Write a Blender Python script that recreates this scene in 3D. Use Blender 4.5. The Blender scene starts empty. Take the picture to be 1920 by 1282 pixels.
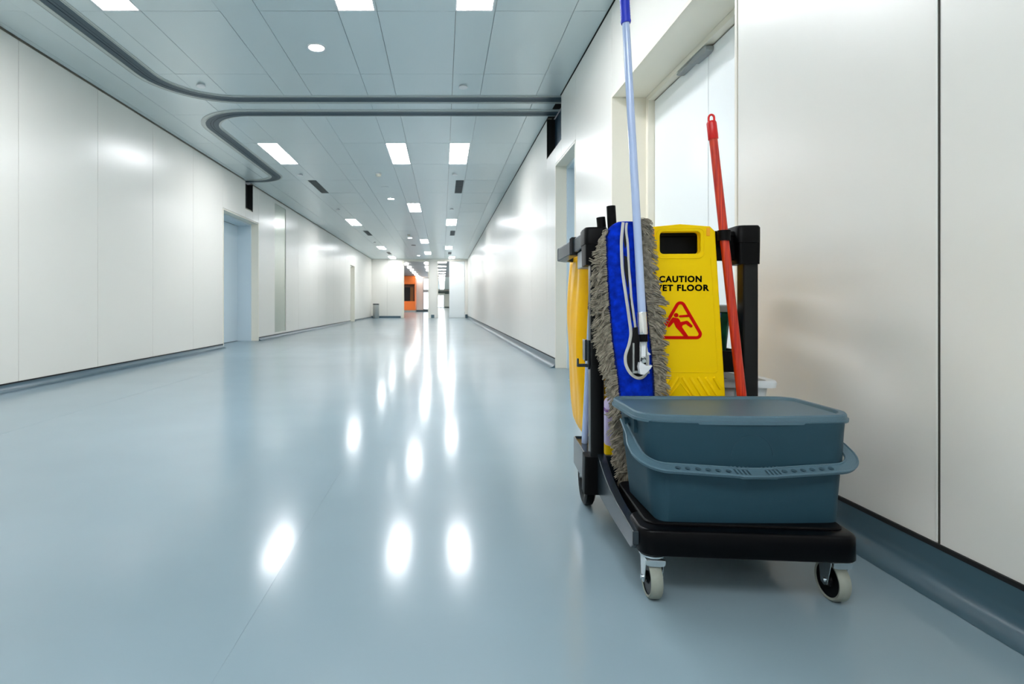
import bpy, bmesh, math, random
from mathutils import Vector, Matrix, noise
random.seed(7)
PI = math.pi
S = bpy.context.scene
COL = S.collection

# ------------------------------------------------------------------ camera, light, exposure
H_CAM, CEIL = 0.72, 2.95
cd = bpy.data.cameras.new('camera'); cam = bpy.data.objects.new('camera', cd); COL.objects.link(cam)
cam.location = (0, 0, H_CAM); cam.rotation_euler = (PI/2, 0, 0)
cd.sensor_width = 36.0; cd.lens = 20.0
cd.shift_x = 130/1920; cd.shift_y = -72/1920
cd.clip_start = 0.05; cd.clip_end = 300
cd.dof.use_dof = True; cd.dof.focus_distance = 1.75; cd.dof.aperture_fstop = 8.0
S.camera = cam
w = bpy.data.worlds.new('world'); S.world = w; w.use_nodes = True
w.node_tree.nodes['Background'].inputs[0].default_value = (0.8, 0.9, 1, 1)
w.node_tree.nodes['Background'].inputs[1].default_value = 0.05
S.view_settings.view_transform = 'Standard'; S.view_settings.look = 'None'
S.view_settings.exposure = 1.17; S.view_settings.gamma = 1.0; S.view_settings.use_curve_mapping = False
S.cycles.use_denoising = True
S.cycles.max_bounces = 10; S.cycles.diffuse_bounces = 6; S.cycles.glossy_bounces = 6
S.cycles.sample_clamp_indirect = 8
PANEL_E, DOWN_E, HALL_E = 15.0, 22.0, 16.0     # emission of the lamps, the added hall lights among them

# ------------------------------------------------------------------ materials
def lin(c):
    c = c/255
    return c/12.92 if c <= .04045 else ((c+.055)/1.055)**2.4
def rgb(r, g, b): return (lin(r), lin(g), lin(b), 1)
def mat(name, col, rough=.5, metal=0, coat=0, bump=0, scale=60, var=0, emis=0, trans=0, alpha=1, sub=0, stretch=(1,1,1), spec=.5, coatr=.05):
    m = bpy.data.materials.new(name); m.use_nodes = True
    nt = m.node_tree; N = nt.nodes; L = nt.links
    b = N['Principled BSDF']
    b.inputs['Base Color'].default_value = col
    b.inputs['Roughness'].default_value = rough
    b.inputs['Metallic'].default_value = metal
    b.inputs['Coat Weight'].default_value = coat
    b.inputs['Coat Roughness'].default_value = coatr
    b.inputs['Specular IOR Level'].default_value = spec
    if trans: b.inputs['Transmission Weight'].default_value = trans
    if sub:
        b.inputs['Subsurface Weight'].default_value = sub
        b.inputs['Subsurface Radius'].default_value = (.02, .02, .02)
    if emis:
        b.inputs['Emission Color'].default_value = col
        b.inputs['Emission Strength'].default_value = emis
    if bump or var:
        tc = N.new('ShaderNodeTexCoord'); mp = N.new('ShaderNodeMapping'); mp.inputs['Scale'].default_value = stretch
        nz = N.new('ShaderNodeTexNoise'); nz.inputs['Scale'].default_value = scale; nz.inputs['Detail'].default_value = 4
        L.new(tc.outputs['Object'], mp.inputs[0]); L.new(mp.outputs[0], nz.inputs['Vector'])
        if bump:
            bp = N.new('ShaderNodeBump'); bp.inputs['Strength'].default_value = bump; bp.inputs['Distance'].default_value = .002
            L.new(nz.outputs['Fac'], bp.inputs['Height']); L.new(bp.outputs[0], b.inputs['Normal'])
        if var:
            cr = N.new('ShaderNodeValToRGB')
            cr.color_ramp.elements[0].position = .3; cr.color_ramp.elements[1].position = .7
            cr.color_ramp.elements[0].color = tuple(c*(1-var) for c in col[:3])+(1,)
            cr.color_ramp.elements[1].color = tuple(min(1, c*(1+var)) for c in col[:3])+(1,)
            L.new(nz.outputs['Fac'], cr.inputs[0]); L.new(cr.outputs[0], b.inputs['Base Color'])
    return m
M = {}
M['wall'] = mat('cream_panel', rgb(234, 231, 223), .32, bump=.06, scale=1.2, coat=.25, coatr=.22)
M['wallw'] = mat('white_panel', rgb(238, 238, 232), .4)
M['gapm'] = mat('dark_joint', rgb(60, 58, 50), .8)
M['wallb'] = mat('wall_joint', rgb(150, 146, 132), .8)
M['casing'] = mat('cream_casing', rgb(236, 231, 216), .4)
M['leaf'] = mat('white_door', rgb(236, 240, 240), .35)
M['bluesteel'] = mat('pale_blue_steel', rgb(205, 220, 228), .4)
M['tile'] = mat('ceiling_metal', rgb(210, 222, 224), .30, bump=.05, scale=2.0, metal=.3)
M['flange'] = mat('track_flange', rgb(190, 198, 196), .35, metal=.3)
M['track'] = mat('track_dark', rgb(62, 84, 96), .45, metal=.3)
M['trackd'] = mat('track_groove', rgb(22, 34, 42), .6)
M['black'] = mat('black_plastic', rgb(3, 3, 4), .45, bump=.1, scale=500, spec=.12)
M['blackg'] = mat('black_gloss_plastic', rgb(2, 2, 4), .3, spec=.12)
M['post'] = mat('post_plastic', rgb(4, 5, 6), .3, spec=.3)
M['armp'] = mat('black_plastic_sheen', rgb(46, 58, 66), .26, bump=.15, scale=300, var=.25)  # the cart's black plastic, lightened and mottled to hold the gloss of lit arms
M['blacks'] = mat('black_plastic_lit', rgb(28, 38, 45), .26, bump=.1, scale=500)  # same black plastic painted lighter, as its lit left sides look
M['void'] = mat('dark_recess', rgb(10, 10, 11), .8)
M['nichebl'] = mat('blue_steel_dark', rgb(50, 80, 100), .35, metal=.5)
M['bucket'] = mat('grey_blue_plastic', rgb(35, 65, 78), .5, bump=.25, scale=900, spec=.25)
M['lid'] = mat('grey_blue_lid', rgb(76, 104, 117), .42, bump=.25, scale=500, spec=.45, var=.06)
M['yellow'] = mat('yellow_plastic', rgb(248, 206, 0), .42, spec=.12)
M['yelloworange'] = mat('amber_plastic', rgb(250, 170, 0), .4)
M['inkb'] = mat('black_ink', rgb(2, 2, 2), .7, spec=.05)
M['inkr'] = mat('red_ink', rgb(208, 6, 3), .6, spec=.1)
M['bag'] = mat('yellow_vinyl', rgb(255, 190, 0), .36, bump=.2, scale=40, spec=.18)
M['cloth'] = mat('blue_cloth', rgb(0, 44, 178), .8, bump=.5, scale=45, var=.45, spec=.1)  # mottling in the blue paints in the shading of crumples
M['navy'] = mat('navy_stitching', rgb(14, 24, 70), .8, bump=.5, scale=700)
M['tape'] = mat('white_tape', rgb(205, 203, 196), .8, bump=.5, scale=500)
M['yarn'] = mat('grey_yarn', rgb(150, 142, 126), .9, var=.4, scale=90, bump=.3)
M['chrome'] = mat('chrome', rgb(225, 225, 225), .12, metal=1)
M['zinc'] = mat('zinc_steel', rgb(200, 208, 212), .25, metal=1)
M['steel'] = mat('brushed_steel', rgb(180, 182, 180), .3, metal=1)
M['whitep'] = mat('white_plastic', rgb(232, 234, 236), .4)
M['paleblue'] = mat('pale_blue_enamel', rgb(176, 194, 230), .2, coat=.5)
M['gripblue'] = mat('blue_grip', rgb(22, 46, 190), .4)
M['red'] = mat('red_plastic', rgb(215, 16, 12), .3)
M['tread'] = mat('grey_rubber', rgb(134, 138, 128), .6, var=.1, scale=30)
M['lilac'] = mat('lilac_plastic', rgb(205, 190, 232), .3)
M['purple'] = mat('purple_plastic', rgb(130, 30, 170), .35)
M['milky'] = mat('milky_plastic', rgb(225, 230, 232), .3, sub=.1)
M['greenp'] = mat('dark_green_plastic', rgb(18, 74, 52), .25, var=.4, scale=25)
M['bluep'] = mat('blue_plastic', rgb(30, 60, 190), .3)
M['greyp'] = mat('grey_plastic', rgb(150, 156, 158), .4)
M['vent'] = mat('grey_vent', rgb(90, 100, 100), .5, metal=.4)
M['ventd'] = mat('dark_vent', rgb(50, 66, 72), .5, metal=.4)
M['strip'] = mat('satin_metal_strip', rgb(186, 192, 180), .28, metal=.6, bump=.3, scale=1.5, stretch=(1, 12, .3))
M['orange'] = mat('orange_panel', rgb(226, 112, 40), .4)
M['brown'] = mat('brown_panel', rgb(74, 42, 20), .5)
M['ochre'] = mat('ochre_panel', rgb(120, 78, 24), .5)
M['hallceil'] = mat('grey_hall_ceiling', rgb(176, 172, 172), .5)
M['darkgreen'] = mat('dark_green_steel', rgb(50, 70, 66), .4)
M['emit'] = mat('panel_diffuser', (.96, .97, 1, 1), .5, emis=PANEL_E)
M['emitd'] = mat('downlight_glow', (.96, .97, 1, 1), .5, emis=DOWN_E)
M['emith'] = mat('hall_lamp', (1, .98, .94, 1), .5, emis=HALL_E)
M['day'] = mat('daylight_glass', (.78, .9, 1, 1), .2, emis=1.3)

def wood():
    m = mat('red_lacquered_wood', rgb(214, 52, 12), .35, coat=.15)
    nt = m.node_tree; N = nt.nodes; L = nt.links; b = N['Principled BSDF']
    tc = N.new('ShaderNodeTexCoord'); mp = N.new('ShaderNodeMapping'); mp.inputs['Scale'].default_value = (90, 90, 1.2)
    nz = N.new('ShaderNodeTexNoise'); nz.inputs['Scale'].default_value = 3; nz.inputs['Detail'].default_value = 6
    cr = N.new('ShaderNodeValToRGB'); e = cr.color_ramp.elements
    e[0].position = .38; e[0].color = rgb(178, 14, 2); e[1].position = .66; e[1].color = rgb(224, 62, 8)
    L.new(tc.outputs['Object'], mp.inputs[0]); L.new(mp.outputs[0], nz.inputs['Vector']); L.new(nz.outputs['Fac'], cr.inputs[0]); L.new(cr.outputs[0], b.inputs['Base Color'])
    return m
M['wood'] = wood()
def floor_mat(name, col, rough=.13):
    m = bpy.data.materials.new(name); m.use_nodes = True
    nt = m.node_tree; N = nt.nodes; L = nt.links; b = N['Principled BSDF']
    tc = N.new('ShaderNodeTexCoord')
    n1 = N.new('ShaderNodeTexNoise'); n1.inputs['Scale'].default_value = 1.1; n1.inputs['Detail'].default_value = 3
    L.new(tc.outputs['Object'], n1.inputs['Vector'])
    cr = N.new('ShaderNodeValToRGB'); e = cr.color_ramp.elements
    e[0].position = .3; e[0].color = tuple(c*.94 for c in col[:3])+(1,); e[1].position = .7; e[1].color = tuple(c*1.05 for c in col[:3])+(1,)
    L.new(n1.outputs['Fac'], cr.inputs[0]); L.new(cr.outputs[0], b.inputs['Base Color'])
    b.inputs['Roughness'].default_value = rough; b.inputs['Specular IOR Level'].default_value = .6
    # worn polish: a softer sheen mixed under the clear reflection
    c = N.new('ShaderNodeBsdfPrincipled'); c.inputs['Roughness'].default_value = .30; c.inputs['Specular IOR Level'].default_value = .6
    L.new(cr.outputs[0], c.inputs['Base Color'])
    mx = N.new('ShaderNodeMixShader'); mx.inputs[0].default_value = .36
    L.new(b.outputs[0], mx.inputs[1]); L.new(c.outputs[0], mx.inputs[2]); L.new(mx.outputs[0], N['Material Output'].inputs['Surface'])
    return m
M['floor'] = floor_mat('grey_teal_vinyl', rgb(133, 153, 162), .13)
M['cove'] = floor_mat('grey_teal_cove', rgb(66, 92, 104), .3)
M['weld'] = mat('weld_line', rgb(130, 150, 159), .25)

# ------------------------------------------------------------------ mesh helpers
ORG = {}   # base point of each thing, in the frame its parts are drawn in
class MB:
    def __init__(s): s.v = []; s.f = []; s.m = []
    def add(s, vs, fs, mi=0):
        o = len(s.v); s.v += [tuple(v) for v in vs]; s.f += [tuple(i+o for i in f) for f in fs]; s.m += [mi]*len(fs); return s
    def box(s, x0, x1, y0, y1, z0, z1, mi=0):
        return s.add([(x0,y0,z0),(x1,y0,z0),(x1,y1,z0),(x0,y1,z0),(x0,y0,z1),(x1,y0,z1),(x1,y1,z1),(x0,y1,z1)],
                     [(0,3,2,1),(4,5,6,7),(0,1,5,4),(1,2,6,5),(2,3,7,6),(3,0,4,7)], mi)
    def loft(s, rings, caps=(1, 1), mi=0, closed=True):
        n = len(rings[0]); vs = [p for r in rings for p in r]; fs = []
        for k in range(len(rings)-1):
            for i in range(n if closed else n-1):
                j = (i+1) % n; fs.append((k*n+i, k*n+j, (k+1)*n+j, (k+1)*n+i))
        if caps[0]: fs.append(tuple(range(n-1, -1, -1)))
        if caps[1]: fs.append(tuple((len(rings)-1)*n+i for i in range(n)))
        return s.add(vs, fs, mi)
    def cyl(s, p0, p1, r0, r1=None, n=24, mi=0, caps=(1, 1)): return s.tube([p0, p1], [r0, r0 if r1 is None else r1], n, mi, caps)
    def tube(s, path, rad, n=12, mi=0, caps=(1, 1), flat=1.0, up=None):
        P = [Vector(p) for p in path]; rings = []
        if not hasattr(rad, '__len__'): rad = [rad]*len(P)
        prev = None
        for i, p in enumerate(P):
            t = (P[min(i+1, len(P)-1)]-P[max(i-1, 0)])
            t = t.normalized() if t.length > 1e-9 else Vector((0, 0, 1))
            if prev is None:
                a = Vector(up) if up else (Vector((1, 0, 0)) if abs(t.x) < .9 else Vector((0, 1, 0)))
            else: a = prev
            a = (a - t*a.dot(t)).normalized(); b = t.cross(a); prev = a
            rings.append([p + a*math.cos(2*PI*k/n)*rad[i] + b*math.sin(2*PI*k/n)*rad[i]*flat for k in range(n)])
        return s.loft(rings, caps, mi)
    def lathe(s, c, prof, n=32, axis='z', mi=0, caps=(1, 1)):
        rings = []
        for r, h in prof:
            ring = []
            for k in range(n):
                u, v = r*math.cos(2*PI*k/n), r*math.sin(2*PI*k/n)
                ring.append({'z': (c[0]+u, c[1]+v, c[2]+h), 'x': (c[0]+h, c[1]+u, c[2]+v), 'y': (c[0]+v, c[1]+h, c[2]+u)}[axis])
            rings.append(ring)
        return s.loft(rings, caps, mi)
    def prism(s, poly, axis, a, b, mi=0):
        def P(u, v, h): return {'x': (h, u, v), 'y': (u, h, v), 'z': (u, v, h)}[axis]
        return s.loft([[P(u, v, a) for u, v in poly], [P(u, v, b) for u, v in poly]], (1, 1), mi)
    def xf(s, mtx, start=0):
        for i in range(start, len(s.v)): s.v[i] = tuple(mtx @ Vector(s.v[i]))
        return s
    def build(s, name, mats, parent=None, bevel=0, seg=2, smooth=True, ang=35, org=None):
        o = ORG.get(parent.name, (0, 0, 0)) if parent else (org or (0, 0, 0))
        me = bpy.data.meshes.new(name)
        me.from_pydata([(v[0]-o[0], v[1]-o[1], v[2]-o[2]) for v in s.v], [], s.f)
        for mm in (mats if isinstance(mats, (list, tuple)) else [mats]): me.materials.append(M[mm] if isinstance(mm, str) else mm)
        for p, mi in zip(me.polygons, s.m): p.material_index = mi
        bm = bmesh.new(); bm.from_mesh(me); bmesh.ops.recalc_face_normals(bm, faces=bm.faces); bm.to_mesh(me); bm.free()
        if smooth:
            me.shade_smooth(); me.set_sharp_from_angle(angle=math.radians(ang))
        ob = bpy.data.objects.new(name, me); COL.objects.link(ob)
        if parent:
            root = parent; ob.parent = parent; ORG[ob.name] = o
        else:
            ob.location = o; ORG[ob.name] = o
        if bevel:
            b = ob.modifiers.new('bevel', 'BEVEL'); b.width = bevel; b.segments = seg; b.limit_method = 'ANGLE'; b.angle_limit = math.radians(40)
            b.harden_normals = True
        return ob
def rrect(cx, cy, hx, hy, r, z, n=6, bow=0):
    out = []
    for (sx, sy, a0) in ((1, 1, 0), (-1, 1, 90), (-1, -1, 180), (1, -1, 270)):
        for k in range(n+1):
            a = math.radians(a0+90*k/n)
            out.append((cx+sx*(hx-r)+r*math.cos(a), cy+sy*(hy-r)+r*math.sin(a), z))
    return out
def rpoly(u0, u1, v0, v1, r, n=5): return [(p[0], p[1]) for p in rrect((u0+u1)/2, (v0+v1)/2, (u1-u0)/2, (v1-v0)/2, r, 0, n)]
def tag(o, label, cat=None, group=None, kind=None):
    if label: o['label'] = label
    if cat: o['category'] = cat
    if group: o['group'] = group
    if kind: o['kind'] = kind
    return o
YAW = -math.radians(5); CART = Vector((.72, 1.335, 0))
def thing(name, label, cat, base, group=None, cart=False, yaw=None):
    o = bpy.data.objects.new(name, None); COL.objects.link(o); o.empty_display_size = .1
    ORG[o.name] = tuple(base)
    if cart:
        R = Matrix.Rotation(YAW, 3, 'Z'); o.location = CART + R @ Vector(base); o.rotation_euler = (0, 0, YAW if yaw is None else yaw)
    else: o.location = base
    return tag(o, label, cat, group)
def struct(o): o['kind'] = 'structure'; return o
def carve(ob, cutter):
    """cut the shape in cutter (MB in the same frame) out of ob for good"""
    o = ORG.get(ob.parent.name if ob.parent else ob.name, (0, 0, 0))
    me = bpy.data.meshes.new('cut'); me.from_pydata([(v[0]-o[0], v[1]-o[1], v[2]-o[2]) for v in cutter.v], [], cutter.f)
    bm = bmesh.new(); bm.from_mesh(me); bmesh.ops.recalc_face_normals(bm, faces=bm.faces); bm.to_mesh(me); bm.free()
    c = bpy.data.objects.new('cut', me); COL.objects.link(c)
    par = ob.parent; ob.parent = None; mw = ob.location.copy(); ob.location = (0, 0, 0)
    md = ob.modifiers.new('b', 'BOOLEAN'); md.operation = 'DIFFERENCE'; md.object = c; md.solver = 'EXACT'; md.use_self = True
    dg = bpy.context.evaluated_depsgraph_get(); new = bpy.data.meshes.new_from_object(ob.evaluated_get(dg))
    ob.modifiers.remove(md); ob.data = new; new.set_sharp_from_angle(angle=math.radians(35))
    bpy.data.objects.remove(c); ob.parent = par; ob.location = mw
    return ob
def textmesh(name, body, x0, x1, z0, y, hgt, m, parent, bold=.012, space=1.0):
    """letters standing in the xz plane, facing -y, fitted between x0 and x1"""
    cu = bpy.data.curves.new(name, 'FONT'); cu.body = body; cu.size = 1; cu.offset = bold; cu.extrude = .004; cu.space_character = space
    t = bpy.data.objects.new(name, cu); COL.objects.link(t)
    dg = bpy.context.evaluated_depsgraph_get(); me = bpy.data.meshes.new_from_object(t.evaluated_get(dg)); bpy.data.objects.remove(t)
    xs = [v.co.x for v in me.vertices]; ys = [v.co.y for v in me.vertices]; a, b = min(xs), max(xs); c, d = min(ys), max(ys)
    o = ORG[parent.name]
    for v in me.vertices:
        X = x0+(v.co.x-a)/(b-a)*(x1-x0); Z = z0+(v.co.y-c)/(d-c)*hgt
        v.co = (X-o[0], y-v.co.z*.1-o[1], Z-o[2])
    me.materials.clear(); me.materials.append(M[m])
    ob = bpy.data.objects.new(name, me); COL.objects.link(ob); ob.parent = parent; ORG[ob.name] = o
    return ob

# ------------------------------------------------------------------ room shell
XL, XR, YB, YF = -3.57, 1.262, -5.2, 28.5
fl = MB().box(-12, 6, YB-.3, 100, -.1, -.002)
# sheet flooring laid with faint unevenness (a few tenths of a millimetre)
gx = [XL-.45+i*.07 for i in range(int((XR-XL+1.0)/.07)+2)]
gy = [0.3+i*.07 for i in range(290)]+[20.6+i*.35 for i in range(24)]
fl.add([(x, y, .00028*noise.noise(Vector((x*3.1, y*3.1, 0)))+.00009*noise.noise(Vector((x*9, y*9, 4)))) for y in gy for x in gx],
       [(a*len(gx)+b, a*len(gx)+b+1, (a+1)*len(gx)+b+1, (a+1)*len(gx)+b) for a in range(len(gy)-1) for b in range(len(gx)-1)])
fl.box(XL-.45, XR+.5, YB-.3, .3, -.0015, 0); fl.box(-12, 6, gy[-1], 100, -.0015, 0)
struct(fl.build('floor', 'floor', ang=30))
wl = MB()
for x in (-.44, -2.44): wl.box(x-.002, x+.002, YB, YF, 0, .0006)
struct(wl.build('trim_1', 'floor', bevel=.0005, seg=1))

def wall_panels(name, X, out, pieces, strip=None):
    b = MB()
    for (y0, y1, z0, z1) in pieces:
        g = .0025
        a, c = sorted((X, X+out*.018))
        b.box(a, c, y0+g, y1-g, z0, z1-.002, 0)
        a, c = sorted((X+out*.018, X+out*.06))
        b.box(a, c, y0-.001, y1+.001, z0, z1+.03, 1)
    return struct(b.build(name, ['wall', 'wallb'], bevel=.0015, seg=1))
TOP = CEIL-.012
def seq(a, b, step):
    n = max(1, round((b-a)/step)); return [(a+(b-a)*i/n, a+(b-a)*(i+1)/n) for i in range(n)]
R = [(a, b, 0, TOP) for a, b in seq(YB, 1.447, .99)] + [(1.447, 2.434, 0, TOP)]
R += [(2.434, 4.247, 2.276, TOP), (4.247, 5.40, 0, TOP), (5.40, 6.06, 2.28, TOP), (6.06, 6.37, 2.28, 2.465), (6.37, 6.9, 0, 2.465)]
R += [(a, b, 0, TOP) for a, b in seq(6.9, YF, 1.13)]
wall_panels('wall_right', XR, 1, R)
Lp = [(a, b, 0, TOP) for a, b in seq(YB, 4.79, 1.12)] + [(4.79, 5.89, 0, TOP), (5.89, 7.01, 0, TOP), (7.01, 8.14, 0, TOP), (8.14, 9.24, 0, TOP)]
Lp += [(9.24, 10.3, 2.28, TOP), (10.3, 10.7, 2.28, 2.436), (10.7, 11.04, 2.28, TOP), (11.04, 12.1, 0, TOP), (12.1, 12.95, 0, .11), (12.1, 12.95, 2.86, TOP)]
Lp += [(a, b, 0, TOP) for a, b in seq(12.95, 22.0, 1.13)] + [(22.0, 23.1, 2.24, TOP)] + [(a, b, 0, TOP) for a, b in seq(23.1, YF, 1.1)]
wall_panels('wall_left', XL, -1, Lp)
# joint with the loose edge beside the cart
j = MB().box(XR-.0015, XR+.012, 1.4425, 1.4475, .11, TOP); struct(j.build('trim_2', 'gapm', smooth=False))
struct(MB().box(XR-.003, XR+.001, 1.448, 1.4525, .115, TOP-.3).build('trim_3', 'wallw', smooth=False))
struct(MB().box(XL-.012, XL-.02-.02, 12.104, 12.946, .11, 2.86).build('trim_4', 'strip', bevel=.002))
# niches where the ceiling tracks meet the walls
def niche(n, X, out, y0, y1, z0, mi):
    b = MB(); d = .1*out
    a, c = sorted((X+d, X+d+.01*out)); b.box(a, c, y0, y1, z0-.01, CEIL, mi)
    a, c = sorted((X+.001*out, X+d))
    b.box(a, c, y1-.006, y1+.01, z0, CEIL, 0); b.box(a, c, y0-.01, y0+.004, z0, CEIL, 0); b.box(a, c, y0, y1, z0-.01, z0+.002, 2)
    struct(b.build('trim_%d' % n, ['void', 'nichebl', 'casing'], smooth=False))
niche(5, XR, 1, 6.06, 6.9, 2.465, 1)
niche(6, XL, -1, 10.3, 10.7, 2.436, 0)
# added wall closing the corridor behind the viewer, white to return light
struct(MB().box(XL-.1, XR+.1, YB-.1, YB, 0, CEIL).build('wall_back_added', 'wallw'))

# skirting: coved sheet carried up the wall, its cap painted black for the shade on it
def skirting(name, X, inn, spans, top):
    b = MB()
    for y0, y1 in spans:
        prof = [(0, 0), (.075, .0012)]
        for k in range(1, 7):
            a = PI/2*k/6; prof.append((.006+.069*(1-math.sin(a)), .0012+.05*(1-math.cos(a))))
        prof += [(.006, top-.012), (0, top-.012)]
        P = [(X+inn*u, v) for u, v in prof]
        b.prism(P, 'y', y0, y1, 0)
        a, c = sorted((X, X+inn*.007)); b.box(a, c, y0, y1, top-.0118, top, 1)
    return struct(b.build(name, ['cove', 'void'], ang=50))
skirting('baseboard_right', XR, -1, [(YB, 2.434), (4.247, 5.40), (6.37, YF)], .11)
skirting('baseboard_left', XL, 1, [(YB, 9.24), (11.04, 22.0), (23.1, YF)], .068)

# ------------------------------------------------------------------ ceiling: metal tiles, lamps in the narrow strips
PX = 0.9; X0 = .1; Y0 = 4.34; D = 1.19
strips = [(X0-PX*k, X0-PX*k+.3) for k in range(-1, 5)]
lamps = []
for n in (-5, -1, 3, 9, 15): lamps.append((.095, .385, n))
lamps.append((.30, .59, 19))
for n in (-7, -5, -1, 3, 7, 13, 17): lamps.append((-.8, -.51, n))
for n in (-7, -5, -1, 3, 9, 15, 19): lamps.append((-2.59, -2.3, n))
cols = []
x = 1.0
edges = [XR-.003, 1.0]
xx = 1.0
for k in range(6):
    edges.append(X0+.3-PX*k) if X0+.3-PX*k > XL else None
    if X0-PX*k > XL: edges.append(X0-PX*k)
edges = sorted(set(round(e, 3) for e in edges+[XL+.012]))
ce = MB()
rows = [Y0+D*i for i in range(-12, 21)]
rows = [YB]+[r for r in rows if YB+.1 < r < YF]
rows.append(YF)
for a, b in zip(edges[:-1], edges[1:]):
    for r, r2 in zip(rows[:-1], rows[1:]):
        if r2-r < .02 or b-a < .02: continue
        n = round((r-Y0)/D); ym = (r+r2)/2
        # leave the slot of each lamp open
        cut = [l for l in lamps if l[0] < b-.005 and l[1] > a+.005 and Y0+D*l[2] < r2-.01 and Y0+D*(l[2]+1) > r+.01]
        g = .002; segs = [(a+g, b-g)]
        for l in cut:
            new = []
            for s0, s1 in segs:
                if l[0] > s0: new.append((s0, min(s1, l[0]-.001)))
                if l[1] < s1: new.append((max(s0, l[1]+.001), s1))
            segs = [q for q in new if q[1]-q[0] > .003]
        for s0, s1 in segs:
            k = len(ce.v); ce.box(s0, s1, r+g, r2-g, CEIL, CEIL+.02, 0)
            if abs(a-b) > .1:
                c = Vector(((s0+s1)/2, ym, CEIL))
                mt = Matrix.Translation(c) @ Matrix.Rotation(random.gauss(0, .0011), 4, 'X') @ Matrix.Rotation(random.gauss(0, .0016), 4, 'Y') @ Matrix.Translation(-c)
                ce.xf(mt, k)
ce.box(XL-.06, XR+.12, YB, YF, CEIL+.06, CEIL+.1, 1)
struct(ce.build('ceiling', ['tile', 'gapm'], smooth=False))

def panel_lamp(x0, x1, y0, y1, label, group):
    t = thing('ceiling_light', label, 'ceiling light', ((x0+x1)/2, (y0+y1)/2, CEIL), group)
    f = MB(); z0, z1 = CEIL-.002, CEIL+.03; e = .012
    f.box(x0, x0+e, y0, y1, z0, z1).box(x1-e, x1, y0, y1, z0, z1).box(x0+e, x1-e, y0, y0+e, z0, z1).box(x0+e, x1-e, y1-e, y1, z0, z1)
    f.build('frame', 'whitep', t, smooth=False)
    MB().box(x0+e, x1-e, y0+e, y1-e, CEIL+.003, CEIL+.012).build('diffuser', 'emit', t, smooth=False)
ords = ['nearest', 'second nearest', 'third nearest', 'fourth nearest', 'fifth nearest']
cnt = {}
for (x0, x1, n) in lamps:
    row = 'left' if x0 < -2 else ('middle' if x0 < -.4 else 'right')
    if n < -2:
        lab = 'rectangular panel light in the ceiling %s the viewer, %s row' % ('just behind' if n == -5 else 'well behind', row)
    else:
        k = cnt.get(row, 0); cnt[row] = k+1
        lab = 'glowing rectangular panel light in the %s ceiling row, %s to the viewer' % (row, ords[k])
    panel_lamp(x0, x1, Y0+D*n+.004, Y0+D*(n+1)-.004, lab, 'rectangular ceiling panel lights of the corridor')
# round downlights
for i, (x, y) in enumerate([(-1.10, 4.956), (-1.10, 12.1), (-1.11, 19.3), (-1.12, 26.4), (-1.1, -2.2)]):
    lab = ('small round glowing ceiling downlight, %s to the viewer' % ords[i]) if i < 4 else 'small round glowing downlight in the ceiling behind the viewer'
    t = thing('downlight', lab, 'ceiling light', (x, y, CEIL), 'round downlights of the corridor')
    MB().lathe((x, y, CEIL), [(.066, .002), (.066, -.005), (.082, -.005), (.084, .002)], 32, caps=(0, 0)).build('ring', 'whitep', t)
    MB().lathe((x, y, CEIL), [(.0, -.003), (.066, -.003), (.066, .0), (0, .0)], 32, caps=(0, 0)).build('glowing_disc', 'emitd', t)
# sprinkler caps
def cap(x, y, lab):
    o = MB().lathe((x, y, CEIL), [(.018, .0), (.018, -.012), (.044, -.013), (.046, -.022), (.042, -.026), (.0, -.026)], 24, caps=(0, 0)).build('sprinkler_cap', 'whitep', org=(x, y, CEIL))
    tag(o, lab, 'sprinkler', 'white sprinkler caps on the ceiling')
for sd, x, ys in (('left', -2.46, (5.79, 9.81, 13.4, 20.6)), ('right', .21, (5.82, 9.77, 13.34))):
    for i, y in enumerate(ys): cap(x, y, 'small white sprinkler cap on the ceiling, %s side, %s to the viewer' % (sd, ords[i]))
# smoke detectors
for i, (x, y) in enumerate([(-1.1, 9.75), (-1.1, 18.4)]):
    t = thing('smoke_detector', 'white smoke detector hanging from the ceiling, %s of the two' % ('nearer', 'farther')[i], 'smoke detector', (x, y, CEIL))
    MB().lathe((x, y, CEIL), [(.055, 0), (.055, -.012), (0, -.012)], 28, caps=(0, 0)).build('mounting_plate', 'whitep', t)
    MB().lathe((x, y, CEIL), [(.046, -.012), (.048, -.035), (.036, -.052), (0, -.054)], 28, caps=(0, 0)).build('sensor_head', 'casing', t)
o = MB().lathe((-1.11, 10.9, CEIL), [(.075, 0), (.075, -.004), (0, -.004)], 28, caps=(0, 0)).build('ceiling_disc', 'tile', org=(-1.11, 10.9, CEIL)); tag(o, 'flat pale round cover plate on the ceiling before the second downlight', 'cover plate')
o = MB().lathe((-1.11, 21.7, CEIL), [(.09, 0), (.09, -.012), (.0, -.014)], 28, caps=(0, 0)).build('ceiling_dome', 'blackg', org=(-1.11, 21.7, CEIL)); tag(o, 'dark round dome on the ceiling far down the corridor', 'dome')
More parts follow.
